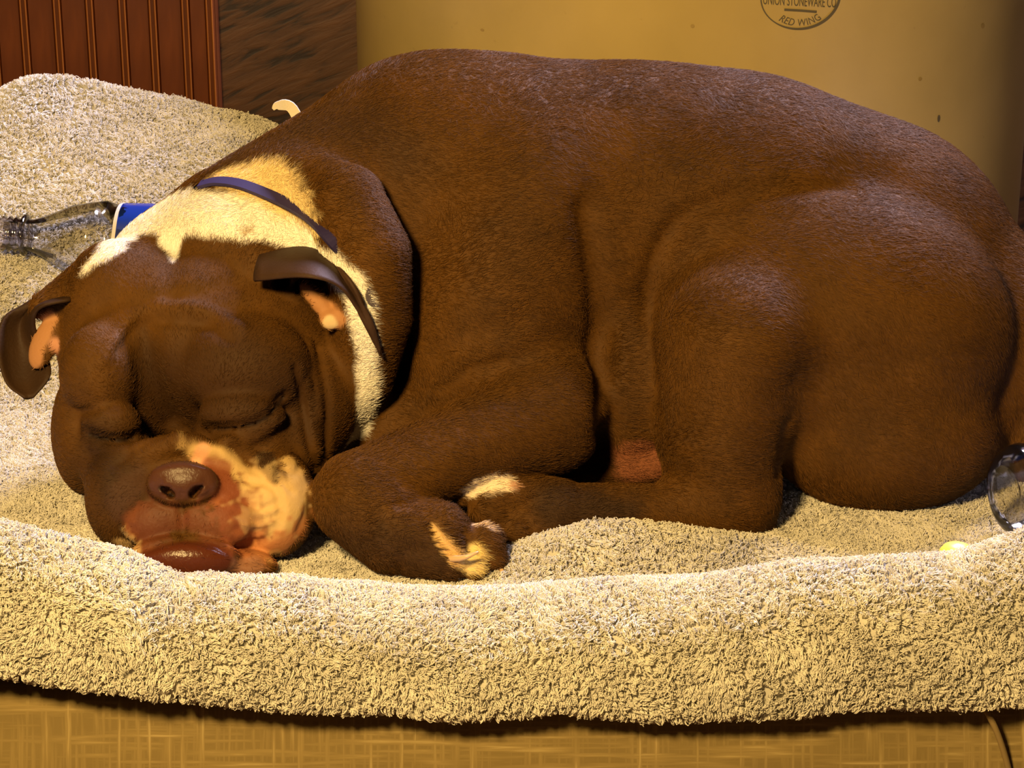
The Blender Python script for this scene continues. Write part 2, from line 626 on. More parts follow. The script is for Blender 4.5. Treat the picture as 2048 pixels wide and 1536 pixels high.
def ell_d(c, R, r, X, Y, Zc):
    """distance (approximate) to an ellipsoid; R rows are its axes"""
    dx, dy, dz = X - c[0], Y - c[1], Zc - c[2]
    s0 = 0; s1 = 0
    for a in range(3):
        q = (dx * R[a][0] + dy * R[a][1] + dz * R[a][2]) / r[a]
        s0 = s0 + q * q
        q = q / r[a]
        s1 = s1 + q * q
    k0 = np.sqrt(s0); k1 = np.sqrt(s1)
    return (k0 * (k0 - 1) / np.maximum(k1, 1e-6)).astype(np.float32)

def view_frame(roll=0.0, yaw=0.0):
    c, s = math.cos(math.radians(roll)), math.sin(math.radians(roll))
    a = E_R * c + E_U * s
    b = -E_R * s + E_U * c
    f = E_F.copy()
    cy, sy = math.cos(math.radians(yaw)), math.sin(math.radians(yaw))
    a, f = a * cy + f * sy, -a * sy + f * cy
    return np.array([a, b, f])

def ell(px, py, Y, rx, ry, rd, k=30, roll=0.0, yaw=0.0, z=None):
    """ellipsoid at a photo position; radii and blend in photo pixels at that distance"""
    c = P(px, py, Y) if z is None else Z(px, py, z)
    s = scl(c)
    r = (rx * s, ry * s, rd * s)
    k = k * s
    m = max(r) + k + 0.012
    reg = region(c - m, c + m)
    X, Y_, Z_ = coords(reg)
    blend(reg, ell_d(c, view_frame(roll, yaw), r, X, Y_, Z_), k)

def seg_d(a, b, ra, rb, X, Y, Zc):
    ba = b - a
    L = float(np.dot(ba, ba)) + 1e-12
    px, py, pz = X - a[0], Y - a[1], Zc - a[2]
    h = np.clip((px * ba[0] + py * ba[1] + pz * ba[2]) / L, 0, 1)
    d = np.sqrt((px - ba[0] * h) ** 2 + (py - ba[1] * h) ** 2 + (pz - ba[2] * h) ** 2)
    return (d - (ra + (rb - ra) * h)).astype(np.float32)

def limb(pts, k=30):
    """chain of tapered capsules: (px, py, Y, radius px)"""
    ps = [P(p[0], p[1], p[2]) for p in pts]
    rs = [p[3] * scl(q) for p, q in zip(pts, ps)]
    k = k * scl(ps[0])
    lo = np.min([p - r for p, r in zip(ps, rs)], 0) - k - 0.012
    hi = np.max([p + r for p, r in zip(ps, rs)], 0) + k + 0.012
    reg = region(lo, hi)
    X, Y_, Z_ = coords(reg)
    d = None
    for i in range(len(ps) - 1):
        e = seg_d(ps[i], ps[i + 1], rs[i], rs[i + 1], X, Y_, Z_)
        d = e if d is None else np.minimum(d, e)
    blend(reg, d, k)

def fld_at(p):
    i = np.clip(np.searchsorted(GX, p[0]) - 1, 0, len(GX) - 2)
    j = np.clip(np.searchsorted(GY, p[1]) - 1, 0, len(GY) - 2)
    k = np.clip(np.searchsorted(GZ, p[2]) - 1, 0, len(GZ) - 2)
    tx = (p[0] - GX[i]) / (GX[i + 1] - GX[i]); ty = (p[1] - GY[j]) / (GY[j + 1] - GY[j]); tz = (p[2] - GZ[k]) / (GZ[k + 1] - GZ[k])
    c = FLD[i:i + 2, j:j + 2, k:k + 2]
    c = c[0] * (1 - tx) + c[1] * tx
    c = c[0] * (1 - ty) + c[1] * ty
    return float(c[0] * (1 - tz) + c[1] * tz)

def surf(px, py):
    """where the body's surface lies behind a photo position"""
    d = ray(px, py); d = d / np.linalg.norm(d)
    t = (-0.14 - CAM[1]) / d[1]
    tend = (0.42 - CAM[1]) / d[1]
    while t < tend:
        p = CAM + d * t
        v = fld_at(p)
        if v < 0.0003:
            return p
        t += min(max(v * 0.6, 0.0008), 0.006)
    return P(px, py, 0.1)

def groove(pts, width, depth, raise_=False):
    """a crease (or ridge) along a line of photo positions laid on the current surface; width, depth in photo px"""
    if len(pts) > 2:
        pp = spline(pts, len(pts) * 4)
    else:
        pp = np.asarray(pts, float)
    ps = [surf(a, b) for a, b in pp]
    s = scl(ps[0])
    w, dp = width * s, depth * s * (-1 if raise_ else 1)
    lo = np.min(ps, 0) - 3 * w; hi = np.max(ps, 0) + 3 * w
    reg = region(lo, hi)
    X, Y_, Z_ = coords(reg)
    d = None
    for i in range(len(ps) - 1):
        e = seg_d(ps[i], ps[i + 1], 0, 0, X, Y_, Z_)
        d = e if d is None else np.minimum(d, e)
    n = len(ps)
    FLD[reg] += (dp * np.exp(-(d / w) ** 2)).astype(np.float32)

def carve(pts, r, depth):
    """hollow running into the body from a line of photo positions; radius and depth in photo px"""
    ps = [surf(a, b) for a, b in pts]
    s = scl(ps[0])
    into = E_F * depth * s
    reg = region(np.min(ps, 0) - 0.03, np.max(ps, 0) + 0.03)
    X, Y_, Z_ = coords(reg)
    d = None
    for i in range(len(ps) - 1):
        e = np.minimum(seg_d(ps[i], ps[i + 1], r * s, r * s, X, Y_, Z_), seg_d(ps[i], ps[i] + into, r * s, r * s * 0.6, X, Y_, Z_))
        e = np.minimum(e, seg_d(ps[i + 1], ps[i + 1] + into, r * s, r * s * 0.6, X, Y_, Z_))
        d = e if d is None else np.minimum(d, e)
    k = 4 * s
    a = FLD[reg]; b = -d
    h = np.maximum(k - np.abs(a - b), 0) / k
    FLD[reg] = np.maximum(a, b) + h * h * k * 0.25

def ridge(pts, width, depth):
    groove(pts, width, depth, True)

# --- trunk
ell(1050, 470, .20, 340, 350, 300, 40)
ell(1050, 700, .20, 300, 240, 260, 60)
ell(1420, 470, .21, 430, 330, 280, 60)
ell(1420, 720, .21, 350, 230, 240, 60)
ell(1700, 580, .21, 345, 350, 265, 60)
ell(1250, 400, .21, 300, 272, 240, 60)
ell(1970, 720, .20, 220, 250, 240, 60)
ell(905, 330, .21, 265, 222, 220, 60)
limb([(840, 400, .21, 268), (520, 560, .155, 242)], 60)
ell(800, 860, .115, 140, 120, 150, 40)
# --- shoulder blade and upper arm
ell(1000, 560, .125, 190, 330, 170, 50, roll=-14)
# --- roll of skin behind the collar
limb([(520, 350, .17, 45), (600, 365, .125, 62), (690, 410, .085, 80), (735, 510, .065, 85), (742, 630, .06, 80), (722, 750, .065, 65), (690, 850, .08, 50)], 28)
# --- neck in front of the collar
ell(455, 680, .135, 292, 305, 210, 16)
# --- belly behind the elbow, far foot
ell(1255, 740, .13, 120, 190, 150, 40)
limb([(1150, 935, .10, 45), (1300, 915, .10, 50)], 20)
# --- haunch
ell(1660, 650, .125, 365, 275, 210, 36, roll=-6)
ell(1770, 880, .105, 225, 145, 190, 60)
limb([(1470, 700, .075, 170), (1440, 870, .055, 128), (1445, 985, .045, 108)], 50)
limb([(1475, 990, .04, 80), (1310, 1025, .025, 55), (1110, 1025, .012, 58)], 30)
limb([(1490, 1000, .04, 62), (1522, 1052, .035, 26)], 24)
ell(2130, 870, .14, 150, 120, 150, 20)
# --- front leg: elbow, forearm, wrist, paw
ell(1105, 810, .075, 95, 120, 120, 50)
limb([(1090, 835, .06, 112), (900, 905, .01, 86), (715, 985, -.03, 80)], 40)
limb([(712, 1000, -.032, 88), (790, 1060, -.042, 88), (880, 1085, -.047, 72)], 24)
# toes of the front paw
limb([(820, 1035, -.04, 45), (885, 1052, -.05, 46)], 12)
limb([(900, 1080, -.045, 30), (972, 1082, -.05, 36), (985, 1112, -.052, 28)], 8)
limb([(830, 1105, -.055, 45), (900, 1120, -.06, 40)], 12)
limb([(890, 1105, -.055, 30), (945, 1125, -.058, 34)], 8)
# hind foot toes
limb([(1110, 1010, .012, 52), (990, 985, .005, 40), (925, 985, .0, 22)], 14)
limb([(1080, 1035, .005, 45), (975, 1020, -.005, 38)], 12)
limb([(1090, 1060, .0, 45), (1035, 1060, -.008, 40)], 12)

# --- head
HK = 26
ell(400, 690, .095, 285, 200, 215, 14)
ell(245, 605, .10, 120, 125, 130, HK)
ell(455, 605, .10, 140, 118, 130, HK)
ell(205, 745, .030, 84, 100, 100, 24)
ell(490, 735, .028, 132, 108, 105, 20)
ell(610, 800, .06, 110, 140, 130, HK)
ell(600, 880, .03, 70, 80, 90, HK)
ell(175, 860, .045, 68, 130, 120, HK)
ell(222, 845, .002, 58, 46, 50, 14)
ell(482, 825, -.004, 82, 50, 55, 14)
ell(480, 885, .008, 115, 60, 75, HK)
ell(220, 905, .012, 85, 65, 75, HK)
ell(385, 1005, -.018, 190, 115, 122, HK)
ell(550, 1005, -.022, 82, 108, 85, 18)
ell(240, 990, -.018, 68, 105, 90, 22)
limb([(200, 955, -.008, 30), (285, 912, -.026, 30), (355, 884, -.030, 22), (445, 902, -.026, 26), (530, 950, -.012, 26)], 24)
ell(365, 966, -.055, 72, 44, 32, 24)
ell(310, 1048, -.054, 66, 48, 36, 22)
ell(428, 1046, -.054, 78, 50, 38, 22)
ell(368, 1115, -.070, 112, 48, 50, 8)
ell(480, 1130, -.055, 72, 32, 50, 14)
# ear roots and pink inner ear folds
limb([(520, 530, .085, 60), (600, 560, .075, 45)], 20)
limb([(150, 590, .10, 50), (85, 612, .085, 26)], 18)
carve([(560, 562), (600, 572)], 20, 60)
carve([(600, 572), (640, 590)], 18, 60)
ell(640, 608, .052, 20, 58, 20, 8, roll=42, yaw=20)
ell(664, 640, .042, 28, 20, 14, 8, roll=10)
ell(88, 688, .074, 30, 54, 16, 14, roll=-22, yaw=-25)

# --- creases, folds
groove([(348, 470), (345, 530), (335, 600)], 26, 10)
groove([(290, 650), (296, 720), (320, 790), (350, 845)], 26, 34)
groove([(288, 660), (296, 720), (318, 785), (346, 840)], 20, 24)
groove([(240, 700), (285, 640), (330, 640)], 14, 8)
ridge([(205, 720), (250, 655), (300, 632)], 14, 10)
ridge([(320, 608), (400, 618), (480, 655)], 14, 10)
groove([(200, 610), (300, 600), (380, 590), (470, 570)], 22, 8)
groove([(330, 645), (400, 650), (460, 680)], 12, 6)
ridge([(330, 740), (345, 790)], 10, 6)
groove([(425, 858), (500, 850), (540, 828), (567, 792)], 10, 20)
ridge([(450, 882), (510, 872), (562, 836)], 13, 10)
groove([(175, 866), (230, 880), (268, 874)], 10, 20)
groove([(150, 822), (190, 822)], 8, 8)
ridge([(190, 895), (245, 898)], 10, 8)
carve([(430, 858), (470, 857)], 3, 8)
carve([(470, 857), (510, 846)], 3.5, 10)
carve([(510, 846), (542, 826)], 3.5, 10)
carve([(542, 826), (566, 794)], 3.5, 8)
carve([(185, 870), (225, 880)], 3.5, 9)
carve([(225, 880), (262, 876)], 3.5, 9)
groove([(370, 858), (440, 880), (500, 925), (528, 955)], 10, 14)
groove([(335, 868), (290, 888), (230, 930)], 9, 6)
groove([(592, 740), (606, 810), (618, 880), (632, 940)], 9, 13)
ridge([(614, 770), (622, 850), (632, 900)], 9, 7)
groove([(635, 700), (650, 790), (655, 880), (645, 930)], 11, 10)
ridge([(620, 690), (638, 760), (640, 830)], 12, 7)
# muzzle
groove([(240, 1120), (290, 1098), (365, 1078), (430, 1090), (485, 1120), (540, 1125)], 7, 13)
groove([(363, 1018), (365, 1045), (365, 1074)], 7, 14)
groove([(300, 1000), (330, 1014), (363, 1018), (400, 1012), (440, 995)], 6, 7)
carve([(333, 983), (341, 991)], 10, 26)
carve([(322, 976), (334, 984)], 4, 14)
carve([(392, 981), (385, 990)], 10, 26)
carve([(404, 973), (391, 982)], 4, 14)
ridge([(310, 945), (365, 932), (420, 943)], 9, 5)
groove([(322, 962), (312, 985), (330, 997)], 4, 5)
groove([(408, 960), (420, 985), (395, 997)], 4, 5)
groove([(362, 985), (363, 1012)], 4, 5)
groove([(490, 960), (545, 975), (562, 1030), (535, 1078), (490, 1085)], 7, 12)
groove([(475, 1000), (520, 1015), (556, 1005)], 6, 9)
groove([(470, 1030), (520, 1042), (556, 1030)], 6, 9)
groove([(475, 1058), (515, 1064), (545, 1055)], 6, 8)
groove([(555, 935), (590, 945), (602, 930)], 6, 8)
groove([(560, 960), (585, 985)], 5, 5)
groove([(640, 940), (625, 1000), (600, 1060)], 10, 8)
# shoulder folds and flank
groove([(880, 780), (940, 738), (1000, 722)], 14, 10)
groove([(850, 830), (930, 790), (1010, 790)], 22, 9)
groove([(870, 700), (960, 660), (1040, 640)], 26, 8)
groove([(1170, 420), (1185, 520), (1195, 620), (1200, 740), (1200, 880)], 26, 24)
groove([(1690, 372), (1560, 376), (1470, 392), (1370, 430), (1312, 510), (1296, 620), (1304, 740), (1322, 850)], 20, 16)
groove([(1680, 340), (1780, 350)], 40, 8)
groove([(1600, 760), (1700, 740), (1800, 720)], 60, 12)
groove([(1570, 850), (1555, 940)], 16, 14)
# front toes
groove([(795, 1008), (835, 1000), (872, 1006)], 9, 14)
groove([(862, 1052), (885, 1086), (906, 1112)], 8, 12)
groove([(925, 1062), (935, 1095)], 7, 12)
groove([(975, 1005), (1025, 1012), (1075, 995)], 8, 14)
groove([(1015, 1030), (1050, 1040), (1070, 1075)], 8, 12)
groove([(760, 1040), (800, 1090), (850, 1100)], 16, 6)

def surface_nets():
    F = FLD
    S = F < 0
    nx, ny, nz = F.shape
    c = [S[dx:nx - 1 + dx, dy:ny - 1 + dy, dz:nz - 1 + dz] for dx in (0, 1) for dy in (0, 1) for dz in (0, 1)]
    allin = c[0].copy(); anyin = c[0].copy()
    for q in c[1:]:
        allin &= q; anyin |= q
    act = anyin & ~allin
    I, J, K = np.nonzero(act)
    n = len(I)
    idx = np.full(act.shape, -1, dtype=np.int32)
    idx[I, J, K] = np.arange(n, dtype=np.int32)
    acc = np.zeros((n, 3)); cnt = np.zeros(n)
    cor = {}
    for dx in (0, 1):
        for dy in (0, 1):
            for dz in (0, 1):
                cor[dx, dy, dz] = F[I + dx, J + dy, K + dz].astype(np.float64)
    G = (GX.astype(np.float64), GY.astype(np.float64), GZ.astype(np.float64))
    base = (I, J, K)
    for ax in range(3):
        for u in (0, 1):
            for w in (0, 1):
                o0 = [0, 0, 0]; o1 = [0, 0, 0]
                oth = [a for a in range(3) if a != ax]
                o0[oth[0]] = u; o0[oth[1]] = w
                o1 = list(o0); o1[ax] = 1
                f0, f1 = cor[tuple(o0)], cor[tuple(o1)]
                m = (f0 < 0) != (f1 < 0)
                t = np.where(m, f0 / np.where(m, f0 - f1, 1), 0)
                for a in range(3):
                    p0 = G[a][base[a] + o0[a]]; p1 = G[a][base[a] + o1[a]]
                    acc[:, a] += np.where(m, p0 + (p1 - p0) * t, 0)
                cnt += m
    V = acc / cnt[:, None]
    quads = []
    for ax in range(3):
        sl0 = [slice(1, -1)] * 3; sl1 = [slice(1, -1)] * 3
        sl0[ax] = slice(0, -1); sl1[ax] = slice(1, None)
        a, b = S[tuple(sl0)], S[tuple(sl1)]
        I, J, K = np.nonzero(a != b)
        flip = b[I, J, K]
        off = [1, 1, 1]; off[ax] = 0
        I = I + off[0]; J = J + off[1]; K = K + off[2]
        o = [q for q in range(3) if q != ax]
        def cell(d0, d1):
            q = [I, J, K]
            q[o[0]] = q[o[0]] - d0; q[o[1]] = q[o[1]] - d1
            return idx[q[0], q[1], q[2]]
        Q = np.stack([cell(1, 1), cell(0, 1), cell(0, 0), cell(1, 0)], 1)
        if ax == 1:
            flip = ~flip
        Q[flip] = Q[flip][:, ::-1]
        quads.append(Q)
    return V, np.vstack(quads)

FLD[:] = np.maximum(FLD, (0.0015 - GZ)[None, None, :])      # the underside rests flat on the bed
DV, DQ = surface_nets()
# light smoothing
def relax(V, Q, it, lam):
    e = np.vstack([Q[:, [0, 1]], Q[:, [1, 2]], Q[:, [2, 3]], Q[:, [3, 0]]])
    n = len(V)
    deg = np.bincount(e.ravel(), minlength=n)
    for _ in range(it):
        acc = np.stack([np.bincount(e[:, 0], V[e[:, 1], a], n) + np.bincount(e[:, 1], V[e[:, 0], a], n) for a in range(3)], 1)
        V = V * (1 - lam) + lam * acc / np.maximum(deg, 1)[:, None]
    return V
DV = relax(DV, DQ, 2, 0.5)

def smooth_fields(V, Q):
    n = np.cross(V[Q[:, 2]] - V[Q[:, 0]], V[Q[:, 3]] - V[Q[:, 1]])
    N = np.zeros_like(V)
    for c in range(4):
        for a in range(3):
            N[:, a] += np.bincount(Q[:, c], n[:, a], len(V))
    return N / np.maximum(np.linalg.norm(N, axis=1), 1e-12)[:, None]
DN = smooth_fields(DV, DQ)

# --- ears: thin sheets grown on the same mesh
def ear_sheet(rows, nu=28, nv=14, thick=0.0022):
    """rows: curves from the back edge to the front edge, each a list of (px, py, Y)"""
    cur = [spline([P(*p) for p in r], nu) for r in rows]
    cur = np.array(cur)                                # rows, nu, 3
    g = np.array([spline(cur[:, u], nv) for u in range(nu)])   # nu, nv, 3
    du = np.gradient(g, axis=0); dv = np.gradient(g, axis=1)
    n = np.cross(du, dv); n /= np.linalg.norm(n, axis=2, keepdims=True) + 1e-12
    uu = np.linspace(0, 1, nu)[:, None, None]; vv = np.linspace(0, 1, nv)[None, :, None]
    th = thick * (1.25 - 0.6 * uu) * (0.35 + 0.65 * np.sqrt(np.clip(4 * vv * (1 - vv), 0, 1)))
    top, bot = g + n * th, g - n * th
    V = np.vstack([top.reshape(-1, 3), bot.reshape(-1, 3)])
    m = nu * nv
    Q = []
    for i in range(nu - 1):
        for j in range(nv - 1):
            a = i * nv + j
            Q.append((a, a + nv, a + nv + 1, a + 1))
            Q.append((m + a, m + a + 1, m + a + nv + 1, m + a + nv))
    for i in range(nu - 1):
        for j in (0, nv - 1):
            a = i * nv + j
            q = (a, m + a, m + a + nv, a + nv)
            Q.append(q if j == 0 else q[::-1])
    for j in range(nv - 1):
        for i in (0, nu - 1):
            a = i * nv + j
            q = (a, a + 1, m + a + 1, m + a)
            Q.append(q if i == 0 else q[::-1])
    side = np.concatenate([np.ones(m), -np.ones(m)])
    return V, np.array(Q), side

def clear(rows, first, gap=0.007):
    """keep the free part of an ear outside the neck"""
    return [[(a, b, min(y, surf(a, b)[1] - gap) if i >= first else y) for i, (a, b, y) in enumerate(r)] for r in rows]
EAR_R = ear_sheet(clear([
    [(528, 480, .115), (615, 490, .105), (688, 545, .09), (737, 630, .07), (763, 714, .055)],
    [(525, 500, .085), (622, 505, .07), (693, 558, .06), (740, 640, .055), (763, 713, .052)],
    [(515, 530, .055), (625, 530, .028), (695, 576, .030), (738, 655, .042), (762, 712, .05)],
    [(508, 562, .040), (610, 554, .010), (680, 575, .014), (724, 640, .032), (760, 710, .049)]], 2))
EAR_L = ear_sheet([
    [(165, 548, .115), (70, 598, .10), (8, 635, .085), (-4, 700, .07), (12, 765, .058), (48, 796, .05)],
    [(160, 570, .10), (70, 604, .095), (18, 640, .09), (14, 700, .08), (28, 762, .066), (52, 796, .051)],
    [(150, 590, .085), (75, 612, .09), (45, 650, .095), (48, 710, .085), (58, 762, .068), (58, 796, .052)],
    [(140, 600, .065), (80, 615, .06), (70, 655, .075), (95, 710, .078), (100, 752, .062), (68, 795, .052)]])

ear_off = []
for ev, eq, es in (EAR_R, EAR_L):
    off = len(DV)
    ear_off.append((off, len(ev)))
    DQ = np.vstack([DQ, eq + off])
    DV = np.vstack([DV, ev])
DN = smooth_fields(DV, DQ)

# --- coat colours, anchored to places on the body
def cdist(V, pts):
    """distance from vertices to a chain of 3-D capsules (point, radius)"""
    d = np.full(len(V), 9.0)
    if len(pts) == 1:
        return np.linalg.norm(V - pts[0][0], axis=1) - pts[0][1]
    for (a, ra), (b, rb) in zip(pts[:-1], pts[1:]):
        ba = b - a
        h = np.clip(((V - a) @ ba) / (ba @ ba + 1e-12), 0, 1)
        e = np.linalg.norm(V - a - h[:, None] * ba, axis=1) - (ra + (rb - ra) * h)
        d = np.minimum(d, e)
    return d

BROWN = np.array([0.080, 0.0325, 0.0036])
tint = np.tile(BROWN, (len(DV), 1))
wet = np.zeros(len(DV))
bare = np.zeros(len(DV))          # 1 where no hair grows
nz1 = hash_noise(DV, 22, 1); nz2 = hash_noise(DV, 90, 2); nz3 = hash_noise(DV, 300, 3)
tint *= (1 + 0.16 * nz1 + 0.14 * nz2 + 0.10 * nz3)[:, None]

def paint(pts, color, soft=10, rough=6, freq=140, amt=1.0, wetv=None, barev=None, seed=5, sub=None):
    """pts: list of (px, py, radius px) laid on the body's surface"""
    global tint, wet, bare
    if len(pts) > 2:
        pp = spline(pts, len(pts) * 3)
    else:
        pp = np.asarray(pts, float)
    ch = []
    for a, b, r in pp:
        p = surf(a, b)
        ch.append((p, r * scl(p)))
    s = scl(ch[0][0])
    d = cdist(DV, ch) / s + rough * hash_noise(DV, freq, seed)
    w = smooth01(0.5 - d / (2 * soft)) * amt
    if sub is not None:
        w = w * sub
    tint = tint * (1 - w[:, None]) + np.asarray(color) * w[:, None]
    if wetv is not None: wet = wet * (1 - w) + wetv * w
    if barev is not None: bare = bare * (1 - w) + barev * w
    return w

DARKF = (0.050, 0.022, 0.010)
WHITE = (0.78, 0.74, 0.68)
# darker saddle over the neck and withers, darker face
paint([(420, 330, 40), (560, 270, 50), (700, 250, 70), (800, 300, 60)], (0.055, 0.026, 0.010), 60, 20, 40, 0.75)
paint([(340, 800, 110), (480, 760, 110), (620, 830, 70)], (0.036, 0.014, 0.0025), 60, 20, 40, 0.85)
paint([(200, 880, 50), (240, 980, 60)], (0.026, 0.011, 0.003), 40, 15, 40, 0.85)
paint([(1120, 1010, 60), (1240, 1030, 40)], (0.032, 0.016, 0.008), 30, 10, 60, 0.8)
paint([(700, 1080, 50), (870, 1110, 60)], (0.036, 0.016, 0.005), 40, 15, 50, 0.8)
# white neck band in front of the collar
neck_c = P(455, 680, .135)
W = paint([(165, 545, 10), (200, 512, 26), (285, 440, 50), (350, 425, 56), (470, 432, 54), (560, 460, 40), (640, 510, 34), (700, 570, 34)], WHITE, 9, 6, 120)
paint([(345, 462, 40), (346, 500, 16), (346, 524, 3)], WHITE, 7, 4, 120)
paint([(715, 610, 30), (728, 700, 20), (735, 780, 22), (722, 850, 28), (700, 880, 20)], WHITE, 8, 5, 120)
paint([(490, 462, 10)], (0.35, 0.25, 0.14), 6, 3, 200, 0.8)
# pale patch behind the collar
paint([(440, 350, 26), (520, 365, 48), (590, 400, 40), (625, 450, 22)], (0.70, 0.55, 0.28), 16, 16, 260)
# muzzle: pale right jowl, pink lips
CREAM = (0.56, 0.37, 0.15)
PINK = (0.42, 0.15, 0.055)
paint([(390, 902, 16), (450, 918, 18), (500, 960, 26), (540, 1000, 44), (570, 1020, 52), (540, 1075, 46)], CREAM, 9, 6, 160, 1, 0.1, 1)
paint([(582, 925, 20), (596, 965, 22), (592, 1005, 22)], CREAM, 7, 5, 160, 1, 0.05, 1)
paint([(528, 915, 20), (545, 945, 14), (552, 962, 6)], (0.030, 0.013, 0.004), 7, 4, 120, 0.9, None, 0)
paint([(362, 866, 3), (366, 892, 10)], CREAM, 6, 3, 200, 0.45)
EYELINE = (0.010, 0.004, 0.002)
paint([(430, 858, 4), (500, 849, 5), (540, 828, 5), (566, 794, 4)], EYELINE, 4, 2, 200, 0.9, None, 1)
paint([(180, 868, 4), (225, 880, 5), (264, 876, 4)], EYELINE, 4, 2, 200, 0.9, None, 1)
paint([(292, 665, 10), (300, 730, 16), (325, 790, 18), (350, 840, 12)], (0.020, 0.008, 0.002), 22, 8, 90, 0.45)  # brow furrow darkened: crease shade put into the coat colour
paint([(470, 1025, 42), (500, 1085, 40), (570, 1088, 24), (605, 1030, 10)], PINK, 16, 22, 200, 0.85, 0.25, 1)
paint([(278, 1050, 36), (285, 1095, 22)], (0.30, 0.095, 0.03), 12, 14, 180, 0.8, 0.3, 1)
paint([(245, 1085, 14), (265, 1108, 14)], CREAM, 8, 8, 160, 0.9, 0.1, 0.8)
paint([(405, 900, 14), (400, 920, 16)], (0.72, 0.36, 0.20), 6, 4, 200, 0.9, 0.2, 1)
paint([(430, 930, 22), (465, 985, 20), (455, 1010, 22)], (0.22, 0.06, 0.025), 9, 12, 150, 0.85, 0.3, 1)
paint([(308, 1048, 46), (340, 1040, 30)], (0.115, 0.034, 0.012), 12, 18, 220, 0.8, 0.4, 1)
paint([(392, 1042, 30), (435, 1052, 42)], (0.14, 0.042, 0.016), 12, 18, 220, 0.8, 0.4, 1)
paint([(290, 1125, 30), (370, 1118, 44), (440, 1122, 36)], (0.085, 0.020, 0.008), 9, 6, 150, 0.95, 1, 1)
paint([(475, 1135, 22), (510, 1130, 18)], (0.30, 0.14, 0.08), 8, 6, 150, 0.8, 0.5, 1)
paint([(280, 1030, 40), (300, 1070, 40)], (0.10, 0.028, 0.010), 14, 32, 300, 0.7, 0.3, 1, 61)
paint([(455, 990, 40), (490, 1060, 45)], (0.20, 0.055, 0.022), 14, 36, 300, 0.65, 0.25, 1, 62)
paint([(255, 1075, 16), (268, 1105, 14)], CREAM, 10, 14, 320, 0.7, 0.1, 1, 63)
paint([(540, 1000, 60)], (0.66, 0.46, 0.21), 16, 50, 200, 0.4, 0.1, 1, 64)
paint([(330, 962, 40), (402, 960, 40)], (0.075, 0.028, 0.015), 8, 4, 150, 0.97, 0.75, 1)
paint([(322, 976, 5), (344, 993, 7)], (0.01, 0.005, 0.004), 3, 1, 150, 1, 0.2, 1)
paint([(404, 972, 5), (381, 991, 7)], (0.01, 0.005, 0.004), 3, 1, 150, 1, 0.2, 1)
paint([(270, 965, 30), (240, 1010, 30)], (0.06, 0.026, 0.012), 12, 10, 120, 0.8)
# ears' pink skin
EARPINK = (0.40, 0.19, 0.08)
paint([(606, 575, 10), (635, 605, 18), (668, 640, 24)], EARPINK, 5, 3, 200, 1, 0.1, 1)
paint([(660, 645, 14)], (0.62, 0.46, 0.26), 5, 3, 200, 1, 0.1, 1)
paint([(95, 640, 22), (65, 720, 22)], EARPINK, 5, 3, 200, 1, 0.1, 1)
paint([(112, 690, 14), (108, 735, 12)], (0.5, 0.24, 0.14), 6, 3, 200, 1, 0.1, 1)
# paws
paint([(865, 1055, 6), (890, 1095, 14), (910, 1120, 14)], (0.62, 0.40, 0.16), 6, 5, 200)
paint([(945, 1125, 30), (950, 1105, 20)], (0.72, 0.55, 0.22), 7, 5, 200)
paint([(950, 1048, 8), (985, 1056, 6)], (0.62, 0.45, 0.30), 4, 3, 200)
paint([(930, 980, 18), (970, 965, 22), (1010, 965, 16)], (0.80, 0.66, 0.50), 7, 6, 200)
paint([(1025, 970, 10)], (0.5, 0.28, 0.18), 5, 3, 200)
paint([(1270, 920, 50), (1310, 930, 40)], (0.24, 0.085, 0.04), 14, 10, 100, 0.9)
# ears are darker than the face
for (off, n), (ev, eq, es) in zip(ear_off, (EAR_R, EAR_L)):
    sl = slice(off, off + n)
    base = np.array([0.045, 0.022, 0.012]) if off == ear_off[0][0] else np.array([0.036, 0.017, 0.007])
    tint[sl] = base * (1 + 0.2 * nz2[sl])[:, None]
    bare[sl] = 1; wet[sl] = 0.15
tint = np.clip(tint, 0.002, 0.95)

dog = empty('dog', (0.05, 0.1, 0.0))
tag(dog, 'brown and white bulldog type dog asleep on the fleece blanket, chin down', 'dog')
def set_attrs(me, colors, extra=None):
    a = me.attributes.new('tint', 'FLOAT_COLOR', 'POINT')
    c4 = np.ones((len(colors), 4), dtype=np.float32); c4[:, :3] = colors
    a.data.foreach_set('color', c4.ravel())
    for k, vals in (extra or {}).items():
        b = me.attributes.new(k, 'FLOAT', 'POINT')
        b.data.foreach_set('value', np.asarray(vals, dtype=np.float32))
def fast_mesh(name, V, Q, material):
    me = bpy.data.meshes.new(name)
    me.vertices.add(len(V)); me.vertices.foreach_set('co', np.asarray(V, dtype=np.float32).ravel())
    me.loops.add(Q.size); me.loops.foreach_set('vertex_index', Q.ravel().astype(np.int32))
    me.polygons.add(len(Q))
    me.polygons.foreach_set('loop_start', np.arange(0, Q.size, 4, dtype=np.int32))
    me.polygons.foreach_set('use_smooth', np.ones(len(Q), dtype=bool))
    me.update(calc_edges=True)
    me.validate()
    me.materials.append(material)
    o = bpy.data.objects.new(name, me)
    COL.objects.link(o)
    return o
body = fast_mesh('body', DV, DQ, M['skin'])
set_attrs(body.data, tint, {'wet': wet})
child(body, dog)

